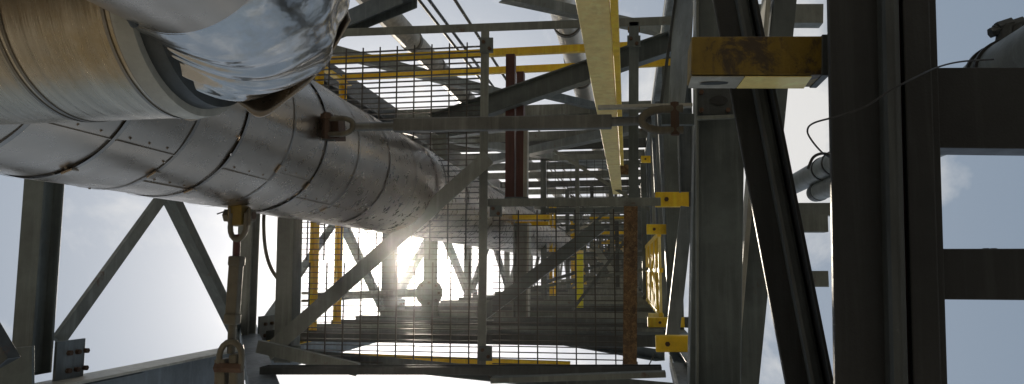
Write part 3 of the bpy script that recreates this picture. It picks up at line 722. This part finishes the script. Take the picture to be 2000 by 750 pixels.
# bays of light secondary members around the far pipe
rnd = random.Random(5)
F2 = thing('secondary_steel', (-.6, -.3, 7), 'light secondary struts and hangers crowding the far end of the tower', 'framing')
for k in range(64):
    d = 6.5+k*.45+rnd.random()*.3
    mm = rnd.choice(['grey', 'mid', 'green', 'dark', 'pale'])
    w = rnd.choice([.03, .045, .06, .08])
    q = k % 4
    if q == 0: bar('strut', (-1.1+rnd.random()*.5, .35+rnd.random(), d), (.2, .3+rnd.random(), d), 'L', w, .05, mm, F2)
    elif q == 1: bar('hanger', (-.95+rnd.random()*1.1, -.38, d), (-.95+rnd.random()*1.1, .1+rnd.random()*.6, d), 'L', w, .05, mm, F2)
    elif q == 2: bar('strut', (-1.1, -.35+rnd.random()*.2, d), (.2, -.35+rnd.random()*.9, d+rnd.random()), 'L', w, .05, mm, F2)
    else:
        u = -1.0+rnd.random()*1.15; v = -.3+rnd.random()*1.6
        bar('hanger', (u, v, d), (u, min(1.45, v+.3+rnd.random()*.7), d), 'L', w, .05, mm, F2)
for k, (u, v, r) in enumerate([(-.05, .25, .03), (.1, .55, .02)]):
    tag(tube('riser_pipe', [(u, v, 8.9), (u, v, 40)], r, ['pipe', 'ptan', 'grey'][k % 3], seg=14),
        ['riser near the vanishing end beside the ladder', 'thin riser left of the tiny yellow bracket'][k], 'pipe', 'small riser pipes')
# bolts along bottom rail
for k, (x, y) in enumerate([(1000, 668), (1008, 667), (1052, 664), (1058, 668), (800, 615), (815, 613), (795, 618)]):
    pass

# ------------------------------------------------------------------ thin volume added only to make a glow round the sun
m = bpy.data.materials.new('glow_volume'); m.use_nodes = True; nt = m.node_tree; nt.nodes.remove(nt.nodes['Principled BSDF'])
pv = N(nt, 'ShaderNodeVolumePrincipled'); pv.inputs['Color'].default_value = (.93, .95, 1, 1); pv.inputs['Density'].default_value = GLOW_DENSITY; pv.inputs['Anisotropy'].default_value = .95
nt.links.new(pv.outputs[0], nt.nodes['Material Output'].inputs['Volume']); MT['glow_volume'] = m
bm = bmesh.new(); bmesh.ops.create_cube(bm, size=1); bmesh.ops.scale(bm, vec=(60, 60, 50), verts=bm.verts); bmesh.ops.translate(bm, vec=(0, 0, 24), verts=bm.verts)
tag(obj('sun_glow_volume', bm, 'glow_volume'), kind='stuff')

# ------------------------------------------------------------------ camera
cam = bpy.data.cameras.new('camera'); co_ = bpy.data.objects.new('camera', cam); C.objects.link(co_)
cam.sensor_width = 36; cam.lens = 36*F/2000; cam.clip_start = .02; cam.clip_end = 8000
def cw(i):
    return Vector((u_c[i], -v_c[i], a_c[i]))
R_ = Matrix((cw(0), cw(1), cw(2))).transposed()
co_.matrix_world = Matrix.Translation((0, 0, EYE)) @ R_.to_4x4()
S.camera = co_

# ------------------------------------------------------------------ sky and sun
sd = ray(787, 512).normalized(); sw = Vector((sd.x, -sd.y, sd.z))     # toward the sun
sun = bpy.data.lights.new('sun', 'SUN'); sun.energy = 5.0; sun.angle = math.radians(.6); sun.color = (1, .89, .73)
so_ = bpy.data.objects.new('sun', sun); C.objects.link(so_)
so_.rotation_euler = sw.to_track_quat('Z', 'Y').to_euler(); so_.location = (0, 0, 60)
w = bpy.data.worlds.new('World'); S.world = w; w.use_nodes = True
nt = w.node_tree; bg = nt.nodes['Background']
sky = N(nt, 'ShaderNodeTexSky'); sky.sky_type = 'NISHITA'; sky.sun_disc = False
sky.sun_elevation = math.asin(sw.z); sky.sun_rotation = math.atan2(sw.x, sw.y)
sky.air_density = 1.0; sky.dust_density = 3.5; sky.ozone_density = 1.0
tc = N(nt, 'ShaderNodeTexCoord')
def wmath(op, a, b=None):
    m = N(nt, 'ShaderNodeMath'); m.operation = op
    for i, v in enumerate((a, b)):
        if v is None: continue
        if isinstance(v, (int, float)): m.inputs[i].default_value = v
        else: nt.links.new(v, m.inputs[i])
    return m.outputs[0]
cn = N(nt, 'ShaderNodeTexNoise'); cn.inputs['Scale'].default_value = 5.0; cn.inputs['Detail'].default_value = 9; cn.inputs['Roughness'].default_value = .56; cn.inputs['Distortion'].default_value = .3
mp = N(nt, 'ShaderNodeMapping'); mp.inputs['Location'].default_value = (1.3, 2.1, .4)
nt.links.new(tc.outputs['Generated'], mp.inputs[0]); nt.links.new(mp.outputs[0], cn.inputs['Vector'])
cd0 = ray(1520, 300).normalized(); cdot = N(nt, 'ShaderNodeVectorMath'); cdot.operation = 'DOT_PRODUCT'; cdot.inputs[1].default_value = (cd0.x, -cd0.y, cd0.z)
nt.links.new(tc.outputs['Generated'], cdot.inputs[0])
cb = ramp(nt, cdot.outputs['Value'], [(.972, 0), (.996, .26)])
cm = ramp(nt, wmath('ADD', cn.outputs[0], cb.outputs[0]), [(.545, 0), (.74, 1)])
dot = N(nt, 'ShaderNodeVectorMath'); dot.operation = 'DOT_PRODUCT'; dot.inputs[1].default_value = sw
nt.links.new(tc.outputs['Generated'], dot.inputs[0])
dv = wmath('MAXIMUM', dot.outputs['Value'], 0.0)
g1 = wmath('MULTIPLY', wmath('POWER', dv, 7), 1.5)
g2 = wmath('MULTIPLY', wmath('POWER', dv, 45), 6.5)
g3 = wmath('MULTIPLY', wmath('POWER', dv, 4500), 180.0)
gs = wmath('ADD', wmath('ADD', g1, g2), g3)
veil = mixc(nt, .80, sky.outputs[0], (2.75, 3.5, 4.35))
cl = mixc(nt, cm.outputs[0], veil, (8.2, 8.1, 7.9))
gl = N(nt, 'ShaderNodeVectorMath'); gl.operation = 'SCALE'; gl.inputs[0].default_value = (1, .97, .93); nt.links.new(gs, gl.inputs['Scale'])
tot = mixc(nt, 1.0, cl, gl.outputs[0], 'ADD')
nt.links.new(tot, bg.inputs['Color']); bg.inputs['Strength'].default_value = .09
S.render.engine = 'CYCLES'
S.view_settings.view_transform = 'Standard'; S.view_settings.look = 'None'
S.view_settings.exposure = 0.0; S.view_settings.gamma = 1
S.cycles.max_bounces = 8; S.cycles.glossy_bounces = 5; S.cycles.diffuse_bounces = 4
S.render.resolution_x = 1024; S.render.resolution_y = 384
